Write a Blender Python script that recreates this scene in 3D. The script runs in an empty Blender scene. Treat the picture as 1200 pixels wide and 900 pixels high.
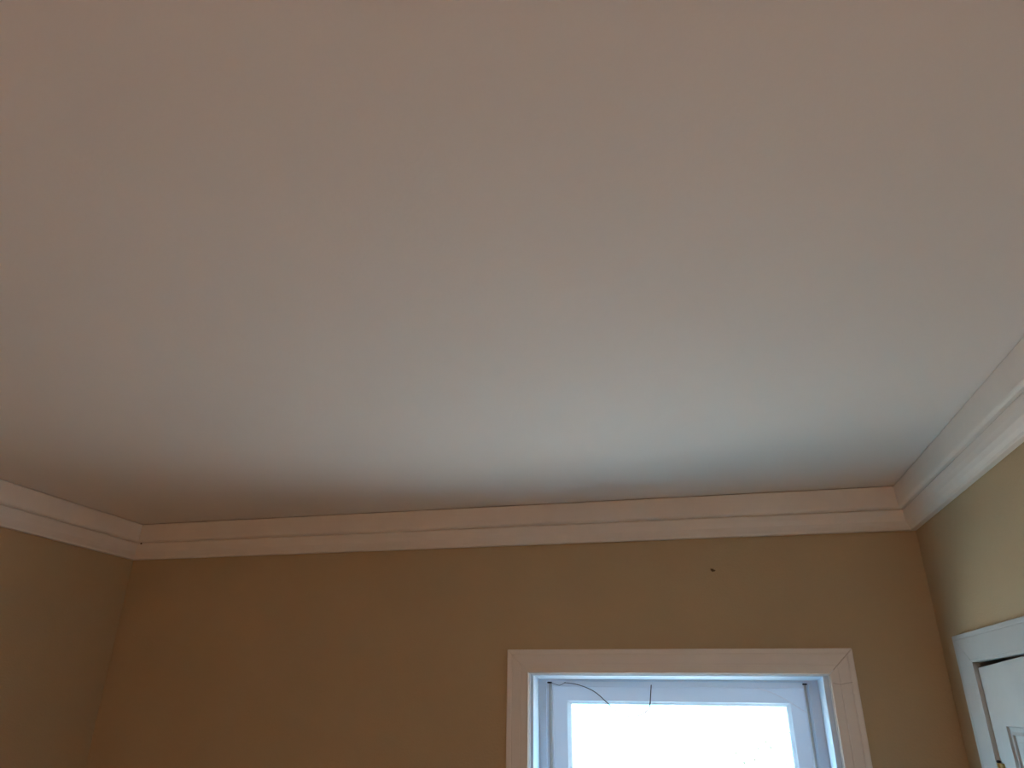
import bpy, bmesh, math, random
from mathutils import Vector, Matrix

random.seed(7)
S = bpy.context.scene
COL = S.collection
H = 2.6                      # ceiling height; heights below are measured down from the ceiling

# ------------------------------------------------------------------ camera
CAM_F, CAM_YAW, CAM_PITCH, CAM_ROLL = 822.92, -14.289, 24.396, 0.771
CAM_POS = Vector((0.0467, -3.0, H - 0.7908))
_y, _p, _r = (math.radians(v) for v in (CAM_YAW, CAM_PITCH, CAM_ROLL))
FW = Vector((math.sin(_y) * math.cos(_p), math.cos(_y) * math.cos(_p), math.sin(_p)))
_rt = Vector((math.cos(_y), -math.sin(_y), 0))
_up = _rt.cross(FW)
RT = _rt * math.cos(_r) + _up * math.sin(_r)
UP = _up * math.cos(_r) - _rt * math.sin(_r)
cd = bpy.data.cameras.new('camera')
cd.sensor_fit = 'HORIZONTAL'
cd.sensor_width = 36.0
cd.lens = CAM_F / 1200.0 * 36.0
cd.clip_start = 0.02
cd.clip_end = 2000
cam = bpy.data.objects.new('camera', cd)
cam.matrix_world = Matrix(((RT.x, UP.x, -FW.x, CAM_POS.x), (RT.y, UP.y, -FW.y, CAM_POS.y),
                           (RT.z, UP.z, -FW.z, CAM_POS.z), (0, 0, 0, 1)))
COL.objects.link(cam)
S.camera = cam


def at(px, py, axis, val):
    """point of the photo on the plane axis = val (z measured from the ceiling)"""
    d = RT * ((px - 600) / CAM_F) - UP * ((py - 450) / CAM_F) + FW
    t = (val + (H if axis == 2 else 0) - CAM_POS[axis]) / d[axis]
    return CAM_POS + d * t


# ------------------------------------------------------------------ light
SKY_COL = (0.39, 0.90, 1.32)
SKY_STR = 10.0
SUN_STR = 52.5
wd = bpy.data.worlds.new('sky')
S.world = wd
wd.use_nodes = True
bg = wd.node_tree.nodes['Background']
bg.inputs[0].default_value = (*SKY_COL, 1)
bg.inputs[1].default_value = SKY_STR
sl = bpy.data.lights.new('sun', 'SUN')
sl.energy = SUN_STR
sl.color = (1.0, 0.80, 0.71)
sl.angle = math.radians(0.6)
sun = bpy.data.objects.new('sun', sl)
sun.rotation_euler = (math.radians(40), 0, math.radians(45))   # over the roof from behind, so the yard next to the window is shaded
sun.location = (8, -1, 9)
COL.objects.link(sun)
vs = S.view_settings
vs.view_transform = 'Standard'
vs.look = 'None'
vs.gamma = 1.0
vs.use_curve_mapping = False
vs.exposure = 0.0
S.cycles.max_bounces = 16
S.cycles.diffuse_bounces = 10


# ------------------------------------------------------------------ materials
def mat(name, col, rough=0.6, var=0.06, scale=3.0, bump=0.0, bscale=60.0, metal=0.0, col2=None, spec=0.3):
    m = bpy.data.materials.new(name)
    m.use_nodes = True
    nt = m.node_tree
    N, L = nt.nodes, nt.links
    b = N['Principled BSDF']
    b.inputs['Roughness'].default_value = rough
    b.inputs['Metallic'].default_value = metal
    b.inputs['Specular IOR Level'].default_value = spec
    tc = N.new('ShaderNodeTexCoord')
    n = N.new('ShaderNodeTexNoise')
    n.inputs['Scale'].default_value = scale
    n.inputs['Detail'].default_value = 6
    n.inputs['Roughness'].default_value = 0.6
    L.new(tc.outputs['Object'], n.inputs['Vector'])
    r = N.new('ShaderNodeValToRGB')
    c2 = col2 or tuple(c * (1 - var) for c in col)
    c1 = col if col2 else tuple(min(1, c * (1 + var)) for c in col)
    r.color_ramp.elements[0].position = 0.35
    r.color_ramp.elements[1].position = 0.65
    r.color_ramp.elements[0].color = (*c2, 1)
    r.color_ramp.elements[1].color = (*c1, 1)
    L.new(n.outputs['Fac'], r.inputs['Fac'])
    L.new(r.outputs['Color'], b.inputs['Base Color'])
    if bump:
        n2 = N.new('ShaderNodeTexNoise')
        n2.inputs['Scale'].default_value = bscale
        n2.inputs['Detail'].default_value = 3
        L.new(tc.outputs['Object'], n2.inputs['Vector'])
        bp = N.new('ShaderNodeBump')
        bp.inputs['Strength'].default_value = bump
        bp.inputs['Distance'].default_value = 0.004
        L.new(n2.outputs['Fac'], bp.inputs['Height'])
        L.new(bp.outputs['Normal'], b.inputs['Normal'])
    return m


M = {}
M['ceiling'] = mat('ceiling_paint', (0.85, 0.80, 0.755), 0.85, 0.012, 1.2, 0.10, 90)
M['wall'] = mat('tan_wall_paint', (0.50, 0.385, 0.235), 0.75, 0.03, 2.2, 0.25, 120)
M['trim'] = mat('cream_trim_paint', (0.83, 0.775, 0.71), 0.45, 0.03, 5.0, 0.10, 40)
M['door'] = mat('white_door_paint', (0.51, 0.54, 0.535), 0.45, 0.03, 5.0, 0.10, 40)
M['floor'] = mat('oak_floor', (0.60, 0.38, 0.21), 0.35, 0.10, 6.0, 0.05, 30)
M['brass'] = mat('aged_brass', (0.42, 0.30, 0.12), 0.35, 0.2, 30, metal=1.0)
M['dark'] = mat('dark_plastic', (0.012, 0.012, 0.02), 0.5, 0.2, 30)
M['wire'] = mat('brown_wire', (0.055, 0.032, 0.022), 0.6, 0.2, 60)
M['web'] = mat('pale_strand', (0.92, 0.90, 0.90), 0.6, 0.03, 60)
M['hole'] = mat('plaster_hole', (0.12, 0.075, 0.035), 0.9, 0.3, 90)
M['ground'] = mat('sunlit_yard', (0.46, 0.45, 0.41), 0.9, 0.12, 0.3)
M['leaf'] = mat('leaf', (0.06, 0.085, 0.045), 0.6, 0.25, 2.0)
M['bark'] = mat('bark', (0.20, 0.15, 0.11), 0.9, 0.3, 9.0)
M['knob'] = mat('knob_metal', (0.5, 0.45, 0.35), 0.3, 0.1, 20, metal=1.0)
M['track'] = mat('grey_jamb_liner', (0.58, 0.60, 0.58), 0.5, 0.05, 12)

# white vinyl, made translucent so daylight brightens its room-side faces
M['vinyl'] = mat('white_vinyl', (0.90, 0.95, 0.985), 0.4, 0.008, 6.0)
_nt = M['vinyl'].node_tree
_b = _nt.nodes['Principled BSDF']
_tr = _nt.nodes.new('ShaderNodeBsdfTranslucent')
_tr.inputs[0].default_value = (0.80, 0.86, 0.95, 1)
_mx = _nt.nodes.new('ShaderNodeMixShader')
_mx.inputs[0].default_value = 0.10
_nt.links.new(_b.outputs[0], _mx.inputs[1])
_nt.links.new(_tr.outputs[0], _mx.inputs[2])
_nt.links.new(_mx.outputs[0], _nt.nodes['Material Output'].inputs[0])

_nt = M['web'].node_tree
_tr = _nt.nodes.new('ShaderNodeBsdfTranslucent')
_tr.inputs[0].default_value = (0.95, 0.93, 0.93, 1)
_mx = _nt.nodes.new('ShaderNodeMixShader')
_mx.inputs[0].default_value = 0.8
_nt.links.new(_nt.nodes['Principled BSDF'].outputs[0], _mx.inputs[1])
_nt.links.new(_tr.outputs[0], _mx.inputs[2])
_nt.links.new(_mx.outputs[0], _nt.nodes['Material Output'].inputs[0])

M['frame'] = M['vinyl'].copy()  # less white copy: colour lowered to offset strong daylight on the frame flanks
M['frame'].name = 'toned_vinyl'
for _e, _c in zip(next(n_ for n_ in M['frame'].node_tree.nodes if n_.type == 'VALTORGB').color_ramp.elements, ((0.71, 0.82, 0.93, 1), (0.73, 0.84, 0.95, 1))):
    _e.color = _c

# window glass: clear with a weak mirror
g = bpy.data.materials.new('window_glass')
g.use_nodes = True
_n, _l = g.node_tree.nodes, g.node_tree.links
_n.remove(_n['Principled BSDF'])
_t = _n.new('ShaderNodeBsdfTransparent'); _t.inputs[0].default_value = (0.95, 0.97, 0.97, 1)
_g = _n.new('ShaderNodeBsdfGlossy'); _g.inputs['Roughness'].default_value = 0.02
_lw = _n.new('ShaderNodeLayerWeight'); _lw.inputs[0].default_value = 0.5
_pw = _n.new('ShaderNodeMath'); _pw.operation = 'POWER'; _pw.inputs[1].default_value = 5.0
_f = _n.new('ShaderNodeMath'); _f.operation = 'MULTIPLY_ADD'; _f.inputs[1].default_value = 0.9; _f.inputs[2].default_value = 0.03
_l.new(_lw.outputs['Facing'], _pw.inputs[0]); _l.new(_pw.outputs[0], _f.inputs[0])
_m = _n.new('ShaderNodeMixShader')
_l.new(_f.outputs[0], _m.inputs[0]); _l.new(_t.outputs[0], _m.inputs[1]); _l.new(_g.outputs[0], _m.inputs[2])
_l.new(_m.outputs[0], _n['Material Output'].inputs[0])
M['glass'] = g


# ------------------------------------------------------------------ helpers
def link(name, me, m, parent=None):
    o = bpy.data.objects.new(name, me)
    if m:
        me.materials.append(M[m])
    COL.objects.link(o)
    if parent:
        o.parent = parent
    return o


def obj(name, bm, m, parent=None, bevel=0.0, smooth=False):
    bmesh.ops.recalc_face_normals(bm, faces=bm.faces)
    if bevel:
        bmesh.ops.bevel(bm, geom=[e for e in bm.edges if len(e.link_faces) == 2 and e.calc_face_angle(0) > 0.5],
                        offset=bevel, segments=2, affect='EDGES', profile=0.6)
    me = bpy.data.meshes.new(name)
    bm.to_mesh(me)
    bm.free()
    if smooth:
        for p in me.polygons:
            p.use_smooth = True
    return link(name, me, m, parent)


def empty(name, loc=(0, 0, 0), parent=None):
    o = bpy.data.objects.new(name, None)
    o.empty_display_size = 0.1
    o.location = loc
    COL.objects.link(o)
    if parent:
        o.parent = parent
    return o


def tag(o, label, cat, kind=None, group=None):
    o['label'] = label
    o['category'] = cat
    if kind:
        o['kind'] = kind
    if group:
        o['group'] = group
    return o


def box(bm, x0, x1, y0, y1, z0, z1):
    v = [bm.verts.new((x, y, z)) for x in (x0, x1) for y in (y0, y1) for z in (z0, z1)]
    for f in ((0, 1, 3, 2), (4, 6, 7, 5), (0, 4, 5, 1), (2, 3, 7, 6), (0, 2, 6, 4), (1, 5, 7, 3)):
        bm.faces.new([v[i] for i in f])
    return v


def loft(bm, rings, cap=True):
    """closed rings of points joined one to the next"""
    R = [[bm.verts.new(p) for p in r] for r in rings]
    n = len(R[0])
    for a, b in zip(R, R[1:]):
        for i in range(n):
            j = (i + 1) % n
            bm.faces.new((a[i], a[j], b[j], b[i]))
    if cap:
        bm.faces.new(R[0][::-1])
        bm.faces.new(R[-1])


def tube(bm, pts, r, n=8):
    pts = [Vector(p) for p in pts]
    rings = []
    u = None
    for i, p in enumerate(pts):
        t = (pts[min(i + 1, len(pts) - 1)] - pts[max(i - 1, 0)]).normalized()
        if u is None:
            u = t.orthogonal().normalized()
        u = (u - t * u.dot(t)).normalized()
        w = t.cross(u)
        rr = r[i] if isinstance(r, (list, tuple)) else r
        rings.append([p + (u * math.cos(a) + w * math.sin(a)) * rr for a in (k * 2 * math.pi / n for k in range(n))])
    loft(bm, rings)


def spline(pts, k=8):
    pts = [Vector(p) for p in pts]
    P = [pts[0] * 2 - pts[1]] + pts + [pts[-1] * 2 - pts[-2]]
    out = []
    for i in range(1, len(P) - 2):
        a, b, c, d = P[i - 1:i + 3]
        for s in range(k):
            t = s / k
            out.append(0.5 * ((2 * b) + (c - a) * t + (2 * a - 5 * b + 4 * c - d) * t * t + (3 * b - a - 3 * c + d) * t ** 3))
    out.append(pts[-1])
    return out


# ------------------------------------------------------------------ room
XL, XR = -2.660, 0.901          # side walls
YF = -6.4                       # wall behind the camera
T = 0.14                        # wall thickness
# window opening (rough) and door opening
WX0, WX1, WZT, WZB = -0.628, 0.503, H - 0.682, 0.72
WXC = (WX0 + WX1) / 2
DY0, DY1, DZT = -0.334, -1.120, H - 0.657


def holed_wall(bm, axis, c0, c1, u0, u1, z0, z1, holes):
    """slab with holes; axis 0: wall normal along x, u runs along y; axis 1: normal along y, u along x"""
    us = sorted({u0, u1, *[h[0] for h in holes], *[h[1] for h in holes]})
    zs = sorted({z0, z1, *[h[2] for h in holes], *[h[3] for h in holes]})
    solid = {}
    for i in range(len(us) - 1):
        for k in range(len(zs) - 1):
            um, zm = (us[i] + us[i + 1]) / 2, (zs[k] + zs[k + 1]) / 2
            solid[i, k] = not any(h[0] < um < h[1] and h[2] < zm < h[3] for h in holes)
    V = {}

    def vert(s, i, k):
        if (s, i, k) not in V:
            c = (c0, c1)[s]
            V[s, i, k] = bm.verts.new((c, us[i], zs[k]) if axis == 0 else (us[i], c, zs[k]))
        return V[s, i, k]
    for (i, k), ok in solid.items():
        if not ok:
            continue
        for s in (0, 1):
            bm.faces.new([vert(s, i, k), vert(s, i + 1, k), vert(s, i + 1, k + 1), vert(s, i, k + 1)])
        for (di, dk), (a, b) in {(-1, 0): ((i, k), (i, k + 1)), (1, 0): ((i + 1, k), (i + 1, k + 1)),
                                 (0, -1): ((i, k), (i + 1, k)), (0, 1): ((i, k + 1), (i + 1, k + 1))}.items():
            if not solid.get((i + di, k + dk), False):
                bm.faces.new([vert(0, *a), vert(0, *b), vert(1, *b), vert(1, *a)])


bm = bmesh.new()
holed_wall(bm, 1, 0.0, 0.19, XL - T, XR + T, 0, H, [(WX0 - 0.018, WX1 + 0.018, WZB - 0.02, WZT + 0.018)])
wall_back = tag(obj('wall_back', bm, 'wall'), 'dark tan painted wall that holds the bright window', 'wall', 'structure')

bm = bmesh.new()
holed_wall(bm, 0, XR, XR + T, YF - T, 0.0, 0, H, [(DY1 - 0.016, DY0 + 0.004, -0.001, DZT + 0.012)])
wall_right = tag(obj('wall_right', bm, 'wall'), 'tan painted wall that holds the white panelled door', 'wall', 'structure')

bm = bmesh.new()
holed_wall(bm, 0, XL - T, XL, YF - T, 0.0, 0, H, [])
tag(obj('wall_left', bm, 'wall'), 'tan painted wall in deep shade opposite the door wall', 'wall', 'structure')

bm = bmesh.new()
holed_wall(bm, 1, YF - T, YF, XL, XR, 0, H, [])
tag(obj('wall_front', bm, 'wall'), 'tan painted wall opposite the window', 'wall', 'structure')

bm = bmesh.new()
box(bm, XL - T, XR + T, YF - T, 0.19, H, H + 0.16)
tag(obj('ceiling', bm, 'ceiling'), 'smooth off-white painted ceiling', 'ceiling', 'structure')

bm = bmesh.new()
box(bm, XL - T, XR + T, YF - T, 0.19, -0.45, 0)
tag(obj('floor', bm, 'floor'), 'warm brown oak floor of the room', 'floor', 'structure')

# small closet behind the door, so that the gap above the door is dark
bm = bmesh.new()
box(bm, XR + T, XR + T + 0.6, -1.30, -1.25, 0, H)
box(bm, XR + T, XR + T + 0.6, -0.15, -0.10, 0, H)
box(bm, XR + T + 0.55, XR + T + 0.6, -1.25, -0.15, 0, H)
box(bm, XR + T, XR + T + 0.55, -1.25, -0.15, H - 0.05, H)
box(bm, XR + T, XR + T + 0.55, -1.25, -0.15, -0.12, 0)
tag(obj('wall_closet', bm, 'wall'), 'tan painted closet shell behind the white panelled door', 'wall', 'structure')

# nail hole in the wall above the window
c = at(835.2, 668.2, 1, 0.0)
bm = bmesh.new()
n = 14
rim, mid = [], []
for k in range(n):
    a = k * 2 * math.pi / n
    rr = 1 + 0.22 * math.sin(2.7 * k) + 0.12 * math.cos(1.3 * k)
    ca, sa = math.cos(a), math.sin(a)
    rim.append((c.x + 0.0095 * rr * ca, -0.0004, c.z + 0.0055 * rr * sa - 0.25 * 0.0095 * ca))
    mid.append((c.x + 0.0070 * rr * ca, -0.0026, c.z + 0.0038 * rr * sa - 0.25 * 0.0070 * ca))
loft(bm, [rim, mid])
obj('nail_hole', bm, 'hole', wall_back)
c = at(795.5, 723.0, 1, 0.0)
bm = bmesh.new()
loft(bm, [[(c.x + sx * 0.004 + sz * 0.006 * -1, -0.0003 - d, c.z + sz * 0.011) for sx, sz in ((-1, -1), (1, -1), (1, 1), (-1, 1))] for d in (0, 0.0006)])
obj('scuff_mark', bm, 'wall', wall_back)

# ------------------------------------------------------------------ crown moulding, two boards on each wall
UPPER = [(0.0, -0.002), (0.054, -0.002), (0.0605, -0.005), (0.0612, -0.009), (0.060, -0.045), (0.0578, -0.076), (0.0568, -0.0815), (0.0545, -0.0850), (0.0475, -0.0895), (0.0, -0.0895)]
LOWER = [(0.0, -0.0896), (0.036, -0.0896), (0.0385, -0.0925), (0.0422, -0.0965), (0.0415, -0.118), (0.0375, -0.136), (0.030, -0.150), (0.0225, -0.1595), (0.0205, -0.1655), (0.019, -0.1672), (0.0, -0.1672)]


def crown(name, p0, p1, nrm, label):
    p0, p1, nrm = Vector((*p0, H)), Vector((*p1, H)), Vector((*nrm, 0))
    d = (p1 - p0).normalized()
    t = tag(empty(name, ((p0 + p1) / 2)), label, 'crown moulding', 'structure')
    for nm, prof in (('crown_molding', UPPER), ('frieze_board', LOWER)):
        bm = bmesh.new()
        eps = 0.0006
        rings = []
        L = (p1 - p0).length
        K = 24
        for k in range(K + 1):
            f = k / K
            ring = []
            for o, z in prof:
                s0, s1 = o + eps, L - o - eps
                s = s0 + (s1 - s0) * f
                wob = 0.0005 * math.sin(s * 2.3) + 0.0003 * math.sin(s * 6.1 + 1.7)
                q = p0 + d * s + nrm * (o + 0.0002 + (wob if o > 0.01 else 0)) + Vector((0, 0, z))
                ring.append(q - t.location)
            rings.append(ring)
        loft(bm, rings)
        obj(nm, bm, 'trim', t)
    return t


tr = crown('trim_1', (XL, 0), (XR, 0), (0, -1), 'cream two-step crown moulding over the window wall')
bm = bmesh.new()
bmesh.ops.create_icosphere(bm, subdivisions=2, radius=0.0042, matrix=Matrix.Translation(at(165.5, 637, 1, -0.0425) - tr.location))
obj('nail_hole', bm, 'hole', tr)
crown('trim_2', (XR, YF), (XR, 0), (-1, 0), 'cream two-step crown moulding over the door wall')
crown('trim_3', (XL, YF), (XL, 0), (1, 0), 'cream two-step crown moulding over the deeply shaded wall')
crown('trim_4', (XL, YF), (XR, YF), (0, 1), 'cream two-step crown moulding on the wall opposite the window')

# baseboards
for nm, x0, x1, y0, y1, lb in (('baseboard_back', XL, XR, -0.016, 0, 'cream baseboard along the window wall'),
                               ('baseboard_left', XL, XL + 0.016, YF, -0.016, 'cream baseboard along the deeply shaded wall'),
                               ('baseboard_front', XL + 0.016, XR - 0.016, YF, YF + 0.016, 'cream baseboard opposite the window'),
                               ('baseboard_right', XR - 0.016, XR, YF, DY1 - 0.15, 'cream baseboard along the door wall')):
    bm = bmesh.new()
    box(bm, x0, x1, y0, y1, 0, 0.14)
    tag(obj(nm, bm, 'trim', bevel=0.003), lb, 'baseboard', 'structure')

# ------------------------------------------------------------------ window
win = tag(empty('window_1', ((WX0 + WX1) / 2, 0, WZB)), 'white double-hung window with cream casing in the tan wall', 'window', 'structure')
W0 = win.location


def wobj(name, bm, m, parent=win, bevel=0.0):
    bmesh.ops.translate(bm, verts=bm.verts, vec=-W0)
    return obj(name, bm, m, parent, bevel)


CW = 0.089                       # casing width
# casing cross-section: (distance from the inner edge, thickness off the wall)
CP = [(0.0, 0.0), (0.0, 0.013), (0.003, 0.0165), (0.030, 0.0175), (0.033, 0.0165), (0.036, 0.0175), (0.066, 0.0185),
      (0.069, 0.0172), (0.072, 0.0195), (0.085, 0.0205), (0.089, 0.018), (0.089, 0.0)]
e = 0.0007
# head board
bm = bmesh.new()
loft(bm, [[(WX0 - o * 0.985 + e, -t - 0.0002, WZT + o) for o, t in CP], [(WX1 + o * 1.02 - e, -t - 0.0002, WZT + o) for o, t in CP]])
wobj('casing_board', bm, 'trim')
for sx, X in ((-1, WX0), (1, WX1)):
    bm = bmesh.new()
    k = 1.02 if sx > 0 else 1.0
    loft(bm, [[(X + sx * o * k, -t - 0.0002, WZT + o - e - (0.0015 if sx > 0 else 0)) for o, t in CP], [(X + sx * o * k, -t - 0.0002, WZB + 0.002) for o, t in CP]])
    wobj('casing_board', bm, 'trim')
bm = bmesh.new()
tube(bm, spline([at(x, y, 1, -0.0195) for x, y in ((976.5, 800.5), (981, 801.6), (986.5, 802.0), (992, 800.6), (999, 799.6))], 4), 0.0005, 5)
wobj('paint_crack', bm, 'bark')
bm = bmesh.new()
box(bm, WX0 - CW - 0.03, WX1 + CW + 0.03, -0.065, 0.0, WZB - 0.028, WZB)
box(bm, WX0 - 0.018, WX1 + 0.018, 0.0, 0.135, WZB - 0.02, WZB)
wobj('window_stool', bm, 'trim')
bm = bmesh.new()
box(bm, WX0 - CW, WX1 + CW, -0.018, 0.0, WZB - 0.118, WZB - 0.028)
wobj('apron', bm, 'trim', bevel=0.003)
# jamb boards: their inner edge stands a few millimetres inside the casing
JX0, JX1, JZ = WX0 + 0.004, WX1 - 0.004, WZT - 0.004
for b in ((WX0 - 0.017, JX0, WZB, WZT + 0.017), (JX1, WX1 + 0.017, WZB, WZT + 0.017)):
    bm = bmesh.new()
    box(bm, b[0], b[1], -0.0105, 0.0015, b[2], b[3])
    wobj('jamb_board', bm, 'vinyl', bevel=0.0015)
bm = bmesh.new()
box(bm, JX0, JX1, -0.0105, 0.0015, JZ, WZT + 0.017)
wobj('jamb_board', bm, 'vinyl', bevel=0.0015)

# vinyl frame: flanks run from y = .05 to the room-side lip at y = .085, then back to the parting face at y = .12
def frame_ring(bm, secs):
    """secs: list of (xl, xr, zt, y); a U of three sides (left, head, right) from the stool up, section closed outwards"""
    pts = []
    for xl, xr, zt, y in secs:
        pts.append([(xl, y, WZB), (xl, y, zt), (xr, y, zt), (xr, y, WZB)])
    vs_ = [[bm.verts.new(p) for p in r] for r in pts]
    m_ = len(vs_)
    for i in range(m_):
        a, b = vs_[i], vs_[(i + 1) % m_]
        for k in range(3):
            bm.faces.new((a[k], a[k + 1], b[k + 1], b[k]))
    for k in (0, 3):
        bm.faces.new([r[k] for r in vs_])


OUTX0, OUTX1, OUTZ = WX0 - 0.016, WX1 + 0.016, WZT + 0.016
Z = lambda d: H - d
bm = bmesh.new()
frame_ring(bm, [(-0.6235, 0.4985, Z(0.6865), 0.002), (-0.6130, 0.4820, Z(0.6890), 0.002), (-0.6115, 0.4805, Z(0.6905), 0.004),
                (-0.6095, 0.4735, Z(0.7000), 0.0990), (-0.6085, 0.4725, Z(0.7010), 0.1000), (-0.5795, 0.4395, Z(0.7075), 0.1000),
                (-0.5780, 0.4380, Z(0.7085), 0.1010), (-0.5780, 0.4380, Z(0.7085), 0.1050), (-0.600, 0.460, Z(0.7055), 0.106),
                (-0.600, 0.460, Z(0.7055), 0.1295), (OUTX0, OUTX1, OUTZ, 0.1295), (OUTX0, OUTX1, OUTZ, 0.0020)])
wobj('window_frame', bm, 'frame')
# parting face behind the empty channel of the lower sash
bm = bmesh.new()
frame_ring(bm, [(OUTX0, OUTX1, OUTZ, 0.1297), (-0.5575, 0.4245, Z(0.7265), 0.1297), (-0.5560, 0.4230, Z(0.7280), 0.131),
                (-0.5560, 0.4230, Z(0.7280), 0.139), (-0.587, 0.457, Z(0.715), 0.139), (-0.587, 0.457, Z(0.715), 0.195),
                (OUTX0, OUTX1, OUTZ, 0.195)])
wobj('parting_strip', bm, 'vinyl')
# grey liner bead up each channel
for x0, x1 in ((-0.5725, -0.5610), (0.4255, 0.4330)):
    bm = bmesh.new()
    box(bm, x0, x1, 0.118, 0.1296, WZB, Z(0.7165))
    wobj('channel_liner', bm, 'track', bevel=0.0015)
for x0, x1 in ((-0.5770, -0.5610), (0.4215, 0.4365)):
    bm = bmesh.new()
    box(bm, x0, x1, 0.110, 0.1295, Z(0.7160), Z(0.7100))
    wobj('channel_plug', bm, 'dark', bevel=0.001)


def sash(name, x0, x1, zt, zb, y0, y1, sl_, sr, rt, rb):
    """welded sash frame; glass with a thin glazing bead as sub-parts"""
    bm = bmesh.new()

    def ring(ins, y):
        return [(x0 + sl_ * ins, y, zb + rb * ins), (x1 - sr * ins, y, zb + rb * ins), (x1 - sr * ins, y, zt - rt * ins), (x0 + sl_ * ins, y, zt - rt * ins)]
    rr = [ring(0.03, y0), ring(0.88, y0), ring(1.0, y0 + 0.012), ring(1.0, y1), ring(0, y1), ring(0, y0 + 0.003)]
    vv = [[bm.verts.new(p) for p in r] for r in rr]
    for i in range(len(vv)):
        a, b = vv[i], vv[(i + 1) % len(vv)]
        for k in range(4):
            bm.faces.new((a[k], a[(k + 1) % 4], b[(k + 1) % 4], b[k]))
    s = wobj(name, bm, 'vinyl')
    ym = (y0 + y1) / 2
    gx0, gx1, gz0, gz1 = x0 + sl_, x1 - sr, zb + rb, zt - rt
    bm = bmesh.new()
    box(bm, gx0 - 0.004, gx1 + 0.004, ym, ym + 0.004, gz0 - 0.004, gz1 + 0.004)
    wobj('glass_pane', bm, 'glass', s)
    bm = bmesh.new()
    w = 0.005
    R1 = [(gx0, gz0), (gx1, gz0), (gx1, gz1), (gx0, gz1)]
    R2 = [(gx0 + w, gz0 + w), (gx1 - w, gz0 + w), (gx1 - w, gz1 - w), (gx0 + w, gz1 - w)]
    A = [bm.verts.new((x, ym - 0.008, z)) for x, z in R1]
    B = [bm.verts.new((x, ym - 0.0006, z)) for x, z in R2]
    C_ = [bm.verts.new((x, ym - 0.0006, z)) for x, z in R1]
    for i in range(4):
        j = (i + 1) % 4
        bm.faces.new((A[i], A[j], B[j], B[i]))
        bm.faces.new((B[i], B[j], C_[j], C_[i]))
        bm.faces.new((C_[i], C_[j], A[j], A[i]))
    wobj('glazing_bead', bm, 'vinyl', s)
    return s


sash('upper_sash', -0.5850, 0.4550, Z(0.7160), 1.22, 0.141, 0.175, 0.0960, 0.0970, 0.0725, 0.05)
sash('lower_sash', -0.5950, 0.4550, 1.268, WZB + 0.004, 0.1068, 0.1290, 0.070, 0.070, 0.048, 0.07)

# loose brown wire looped across the top of the window, and a pale strand in its other corner
PW = 0.1265
pts = [at(x, y, 1, PW) for x, y in ((644.5, 799.5), (650, 801.5), (656, 803), (662, 800.0))]
pts2 = [at(x, y, 1, PW - 0.001) for x, y in ((662, 800), (675, 801.8), (689, 806.5), (700, 813), (712, 824), (724, 834.5), (734, 839), (744, 839.8), (754, 836), (760, 831), (761.8, 825), (762.6, 812), (763.2, 803))]
bm = bmesh.new()
tube(bm, spline(pts, 6), 0.0008, 6)
sp = spline(pts2, 8)
tube(bm, sp, [0.0012 + 0.0009 * min(1, k / 36) for k in range(len(sp))], 6)
for p_, r_ in ((pts2[0], 0.0022), (pts2[-1], 0.0020), (pts2[-3], 0.0018)):
    bmesh.ops.create_icosphere(bm, subdivisions=2, radius=r_, matrix=Matrix.Translation(p_))
tag(obj('wire', bm, 'wire'), 'thin brown wire hanging in a loop across the top of the window', 'wire')
bm = bmesh.new()
tube(bm, spline([at(x, y, 1, 0.1375) for x, y in ((888, 806.5), (905, 812), (920, 819.5), (936, 829.5), (946, 836))], 6), 0.0015, 6)
tag(obj('cobweb_strand', bm, 'web'), 'pale strand stretched slantwise across the top corner of the window sash', 'strand')

# daylight enters through the two openings: sampling portals
for loc, rot in (((WXC, 0.20, (WZT + WZB) / 2), (-90, 0, 0)),):
    pl = bpy.data.lights.new('window_portal', 'AREA')
    pl.shape = 'RECTANGLE'
    pl.size, pl.size_y = WX1 - WX0, WZT - WZB
    pl.cycles.is_portal = True
    po = bpy.data.objects.new('window_portal', pl)
    po.location = loc
    po.rotation_euler = [math.radians(v) for v in rot]
    COL.objects.link(po)

# ------------------------------------------------------------------ door in the right wall
door = tag(empty('door_1', (XR, (DY0 + DY1) / 2, 0)), 'white panelled door hung crookedly in its white casing', 'door', 'structure')
D0 = door.location


def dobj(name, bm, m, parent=door, bevel=0.0, smooth=False):
    bmesh.ops.translate(bm, verts=bm.verts, vec=-D0)
    return obj(name, bm, m, parent, bevel, smooth)


DCW = 0.088
DCWS = 0.140                     # the hinge-side board is wider
DP = [(0.0, 0.0), (0.0, 0.0185), (0.002, 0.0200), (0.10, 0.0200), (0.11, 0.0192), (0.12, 0.0200), (0.80, 0.0205), (0.84, 0.0192), (0.88, 0.0205), (0.98, 0.0205), (1.0, 0.018), (1.0, 0.0)]
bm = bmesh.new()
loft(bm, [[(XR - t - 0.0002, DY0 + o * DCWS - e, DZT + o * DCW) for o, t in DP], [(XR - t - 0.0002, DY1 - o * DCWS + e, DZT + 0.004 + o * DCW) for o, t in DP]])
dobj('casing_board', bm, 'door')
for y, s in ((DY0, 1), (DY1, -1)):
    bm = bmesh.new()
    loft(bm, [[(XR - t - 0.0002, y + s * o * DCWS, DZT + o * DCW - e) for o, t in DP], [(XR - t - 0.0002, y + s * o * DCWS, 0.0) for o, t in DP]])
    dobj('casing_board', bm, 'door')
# jambs with a stop
bm = bmesh.new()
box(bm, XR, XR + T, DY0, DY0 + 0.003, 0, DZT + 0.011)
dobj('jamb_board', bm, 'door')
bm = bmesh.new()
box(bm, XR, XR + T, DY1 - 0.015, DY1 - 0.001, 0, DZT + 0.011)
dobj('jamb_board', bm, 'door')

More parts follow.
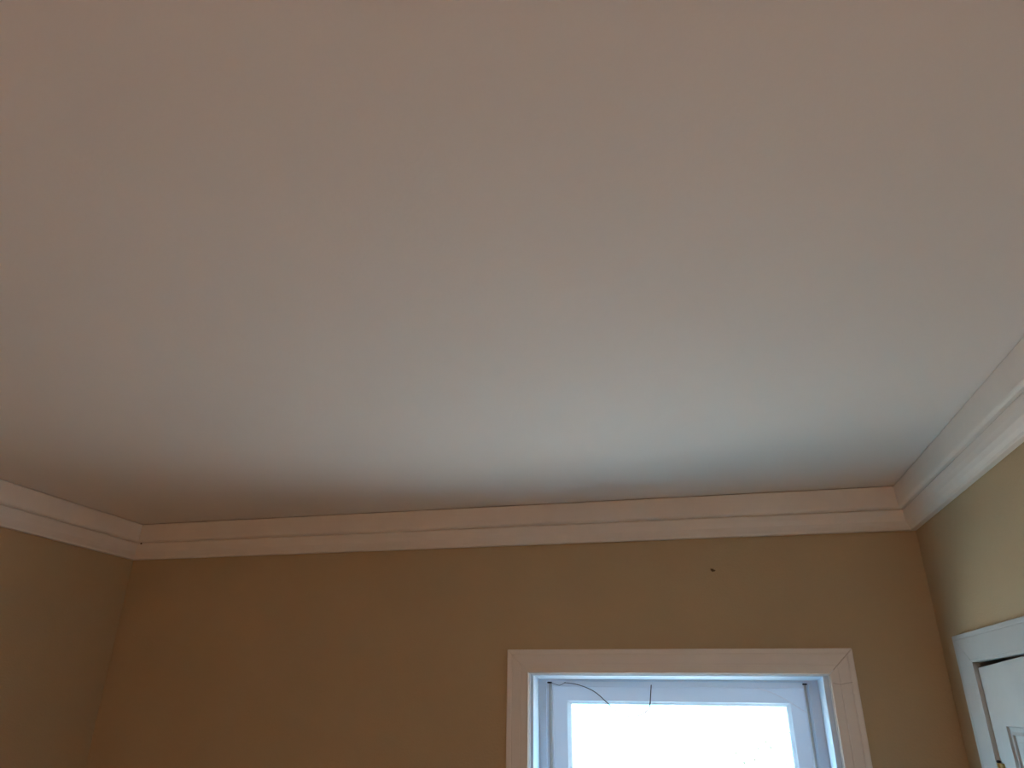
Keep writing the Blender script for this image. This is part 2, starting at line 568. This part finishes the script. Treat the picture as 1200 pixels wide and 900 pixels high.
# slab: the top edge has been planed askew, leaving a wedge of gap above the hinge side
FX, BX = XR - 0.0085, XR + 0.027
Y0, Y1 = DY0 - 0.0045, DY1 + 0.004
ZH = H - 0.6740                 # top at the hinge side
ZM = H - 0.6595
bm = bmesh.new()
YM = -0.720
outline = [(Y0, 0.008), (Y0, ZH), (YM, ZM), (Y1, ZM + 0.002), (Y1, 0.008)]
PAN = []
for ya, yb in ((-0.452, -0.672), (-0.782, -1.002)):
    for za, zb in ((H - 0.836, 1.02), (0.86, 0.24)):
        PAN.append((ya, yb, za, zb))
# front: one grid with the four panel fields sunk into it
ys = sorted({Y0, Y1, *[p[0] for p in PAN], *[p[1] for p in PAN]}, reverse=True)
zs = sorted({0.008, 1.86 - 0.2, *[p[2] for p in PAN], *[p[3] for p in PAN]} - {1.86 - 0.2})


def ztop(y):
    return ZH + (ZM - ZH) * (Y0 - y) / (Y0 - YM) if y > YM else ZM


V = {}


def gv(i, k):
    if (i, k) not in V:
        z = zs[k] if k < len(zs) else ztop(ys[i])
        V[i, k] = bm.verts.new((FX, ys[i], z))
    return V[i, k]


for i in range(len(ys) - 1):
    for k in range(len(zs)):
        hole = any(abs(p[0] - ys[i]) < 1e-6 and abs(p[2] - (zs[k + 1] if k + 1 < len(zs) else 9)) < 1e-6 for p in PAN)
        if hole:
            q = [gv(i, k), gv(i + 1, k), gv(i + 1, k + 1), gv(i, k + 1)]
            ya, yb, za, zb = ys[i], ys[i + 1], zs[k + 1], zs[k]
            prev = q
            for ins, dep in ((0.003, 0.006), (0.014, 0.0095), (0.0215, 0.0035), (0.0235, 0.0095), (0.040, 0.0100), (0.043, 0.0085)):
                nx = [bm.verts.new((FX + dep, y, z)) for y, z in ((ya - ins, zb + ins), (yb + ins, zb + ins), (yb + ins, za - ins), (ya - ins, za - ins))]
                for j in range(4):
                    jj = (j + 1) % 4
                    bm.faces.new((prev[j], prev[jj], nx[jj], nx[j]))
                prev = nx
            bm.faces.new(prev)
        else:
            bm.faces.new((gv(i, k), gv(i + 1, k), gv(i + 1, k + 1), gv(i, k + 1)))
loop = [gv(i, 0) for i in range(len(ys))] + [gv(len(ys) - 1, k) for k in range(1, len(zs) + 1)] + \
       [gv(i, len(zs)) for i in range(len(ys) - 2, -1, -1)] + [gv(0, k) for k in range(len(zs) - 1, 0, -1)]
bk = [bm.verts.new((BX, v.co.y, v.co.z)) for v in loop]
for i in range(len(loop)):
    j = (i + 1) % len(loop)
    bm.faces.new((loop[i], loop[j], bk[j], bk[i]))
bm.faces.new(bk)
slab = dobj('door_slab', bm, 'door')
# knob on the far stile
bm = bmesh.new()
prof = [(0.0, 0.028), (0.006, 0.028), (0.008, 0.012), (0.028, 0.010), (0.034, 0.022), (0.045, 0.028), (0.056, 0.022), (0.060, 0.006)]
loft(bm, [[(FX - d - 0.0003, Y1 + 0.065 + r * math.cos(a), 0.94 + r * math.sin(a)) for a in (k * math.pi / 12 for k in range(24))] for d, r in prof])
dobj('door_knob', bm, 'knob', slab, smooth=True)
# hinges: leaf and five-knuckle barrel with a ball tip
for zt in (H - 0.938, 0.35):
    h = None
    yc, xc = DY0 - 0.0035, FX - 0.0055
    bm = bmesh.new()
    zc = zt
    for k in range(5):
        loft(bm, [[(xc + 0.0060 * math.cos(a), yc + 0.0060 * math.sin(a), z) for a in (q * math.pi / 8 for q in range(16))] for z in (zc - 0.0002, zc - 0.0172)])
        zc -= 0.0178
    box(bm, xc - 0.001, FX - 0.0003, yc - 0.028, yc, zt - 0.089, zt)
    h = dobj('hinge', bm, 'brass')
    bm = bmesh.new()
    loft(bm, [[(xc + r * math.cos(a), yc + r * math.sin(a), zt + d) for a in (q * math.pi / 8 for q in range(16))] for d, r in ((0.0, 0.0045), (0.0015, 0.0058), (0.004, 0.0062), (0.0065, 0.0045), (0.0075, 0.001))])
    dobj('hinge_tip', bm, 'dark', h, smooth=True)

# ------------------------------------------------------------------ added pendant fill light, unseen behind the camera, warms the window wall
FILL_L = 37.0
lm = bpy.data.materials.new('fill_globe_lit')
lm.use_nodes = True
_b = lm.node_tree.nodes['Principled BSDF']
_b.inputs['Base Color'].default_value = (0.9, 0.86, 0.78, 1)
_b.inputs['Emission Color'].default_value = (1.0, 0.68, 0.55, 1)
_b.inputs['Emission Strength'].default_value = FILL_L
M['opal'] = lm
lamp = tag(empty('added_fill_lamp', (0.50, -4.35, H)), 'added opal globe fill lamp, unseen behind the camera', 'lamp')


def lathe(name, prof, m, parent, n=32):
    bm = bmesh.new()
    loft(bm, [[(r * math.cos(a), r * math.sin(a), z) for a in (k * 2 * math.pi / n for k in range(n))] for r, z in prof])
    return obj(name, bm, m, parent, smooth=True)


lathe('ceiling_canopy', [(0.01, -0.0005), (0.06, -0.0005), (0.06, -0.012), (0.045, -0.026), (0.012, -0.034)], 'brass', lamp)
lathe('rod', [(0.007, -0.03), (0.007, -0.19)], 'brass', lamp)
lathe('socket', [(0.010, -0.18), (0.034, -0.19), (0.045, -0.215), (0.045, -0.235)], 'brass', lamp)
lathe('globe', [(0.14 * math.sin(t), -0.365 + 0.14 * math.cos(t)) for t in [0.30 + k * (math.pi - 0.32) / 20 for k in range(21)]], 'opal', lamp)

# ------------------------------------------------------------------ outside
bm = bmesh.new()
box(bm, -300, 300, -300, 500, -0.9, -0.45)
tag(obj('ground', bm, 'ground'), 'sunlit pale yard outside the window', 'ground', 'structure')

# loose shrub in the yard, behind the window
SH = at(905, 862, 1, 12.0)
shrub = tag(empty('shrub', (SH.x, SH.y, -0.45)), 'sunlit leafy shrub in the yard beyond the window glass', 'shrub')
stems, leaves = bmesh.new(), bmesh.new()
for k in range(11):
    a = k * 2.4
    top = Vector((0.75 * math.cos(a) * random.uniform(0.5, 1), 0.5 * math.sin(a) * random.uniform(0.5, 1), random.uniform(1.25, 1.85)))
    path = spline([(0.05 * math.cos(a), 0.05 * math.sin(a), -0.02), top * 0.5 + Vector((-0.06 * math.cos(a), -0.06 * math.sin(a), 0.08)), top], 6)
    tube(stems, path, [0.012 * (1 - 0.75 * i / (len(path) - 1)) for i in range(len(path))], 6)
    for j in range(34):
        t = random.uniform(0.30, 1.0)
        p = path[min(len(path) - 1, int(t * (len(path) - 1) + 0.5))] + Vector((random.gauss(0, 0.05), random.gauss(0, 0.05), random.gauss(0, 0.03)))
        R_ = Matrix.Rotation(random.uniform(0, 6.28), 3, 'Z') @ Matrix.Rotation(random.uniform(-0.9, 0.9), 3, 'X')
        L_ = random.uniform(0.055, 0.10)
        vv = [leaves.verts.new(p + R_ @ Vector(q) * L_) for q in ((0, 0, 0), (0.28, 0.35, 0.05), (0.22, 0.75, 0.04), (0, 1, -0.06), (-0.22, 0.75, 0.04), (-0.28, 0.35, 0.05), (0, 0.5, -0.03))]
        for i in range(6):
            leaves.faces.new((vv[i], vv[(i + 1) % 6], vv[6]))
obj('stem', stems, 'bark', shrub)
f_ = obj('foliage', leaves, 'leaf', shrub)
f_['kind'] = 'stuff'
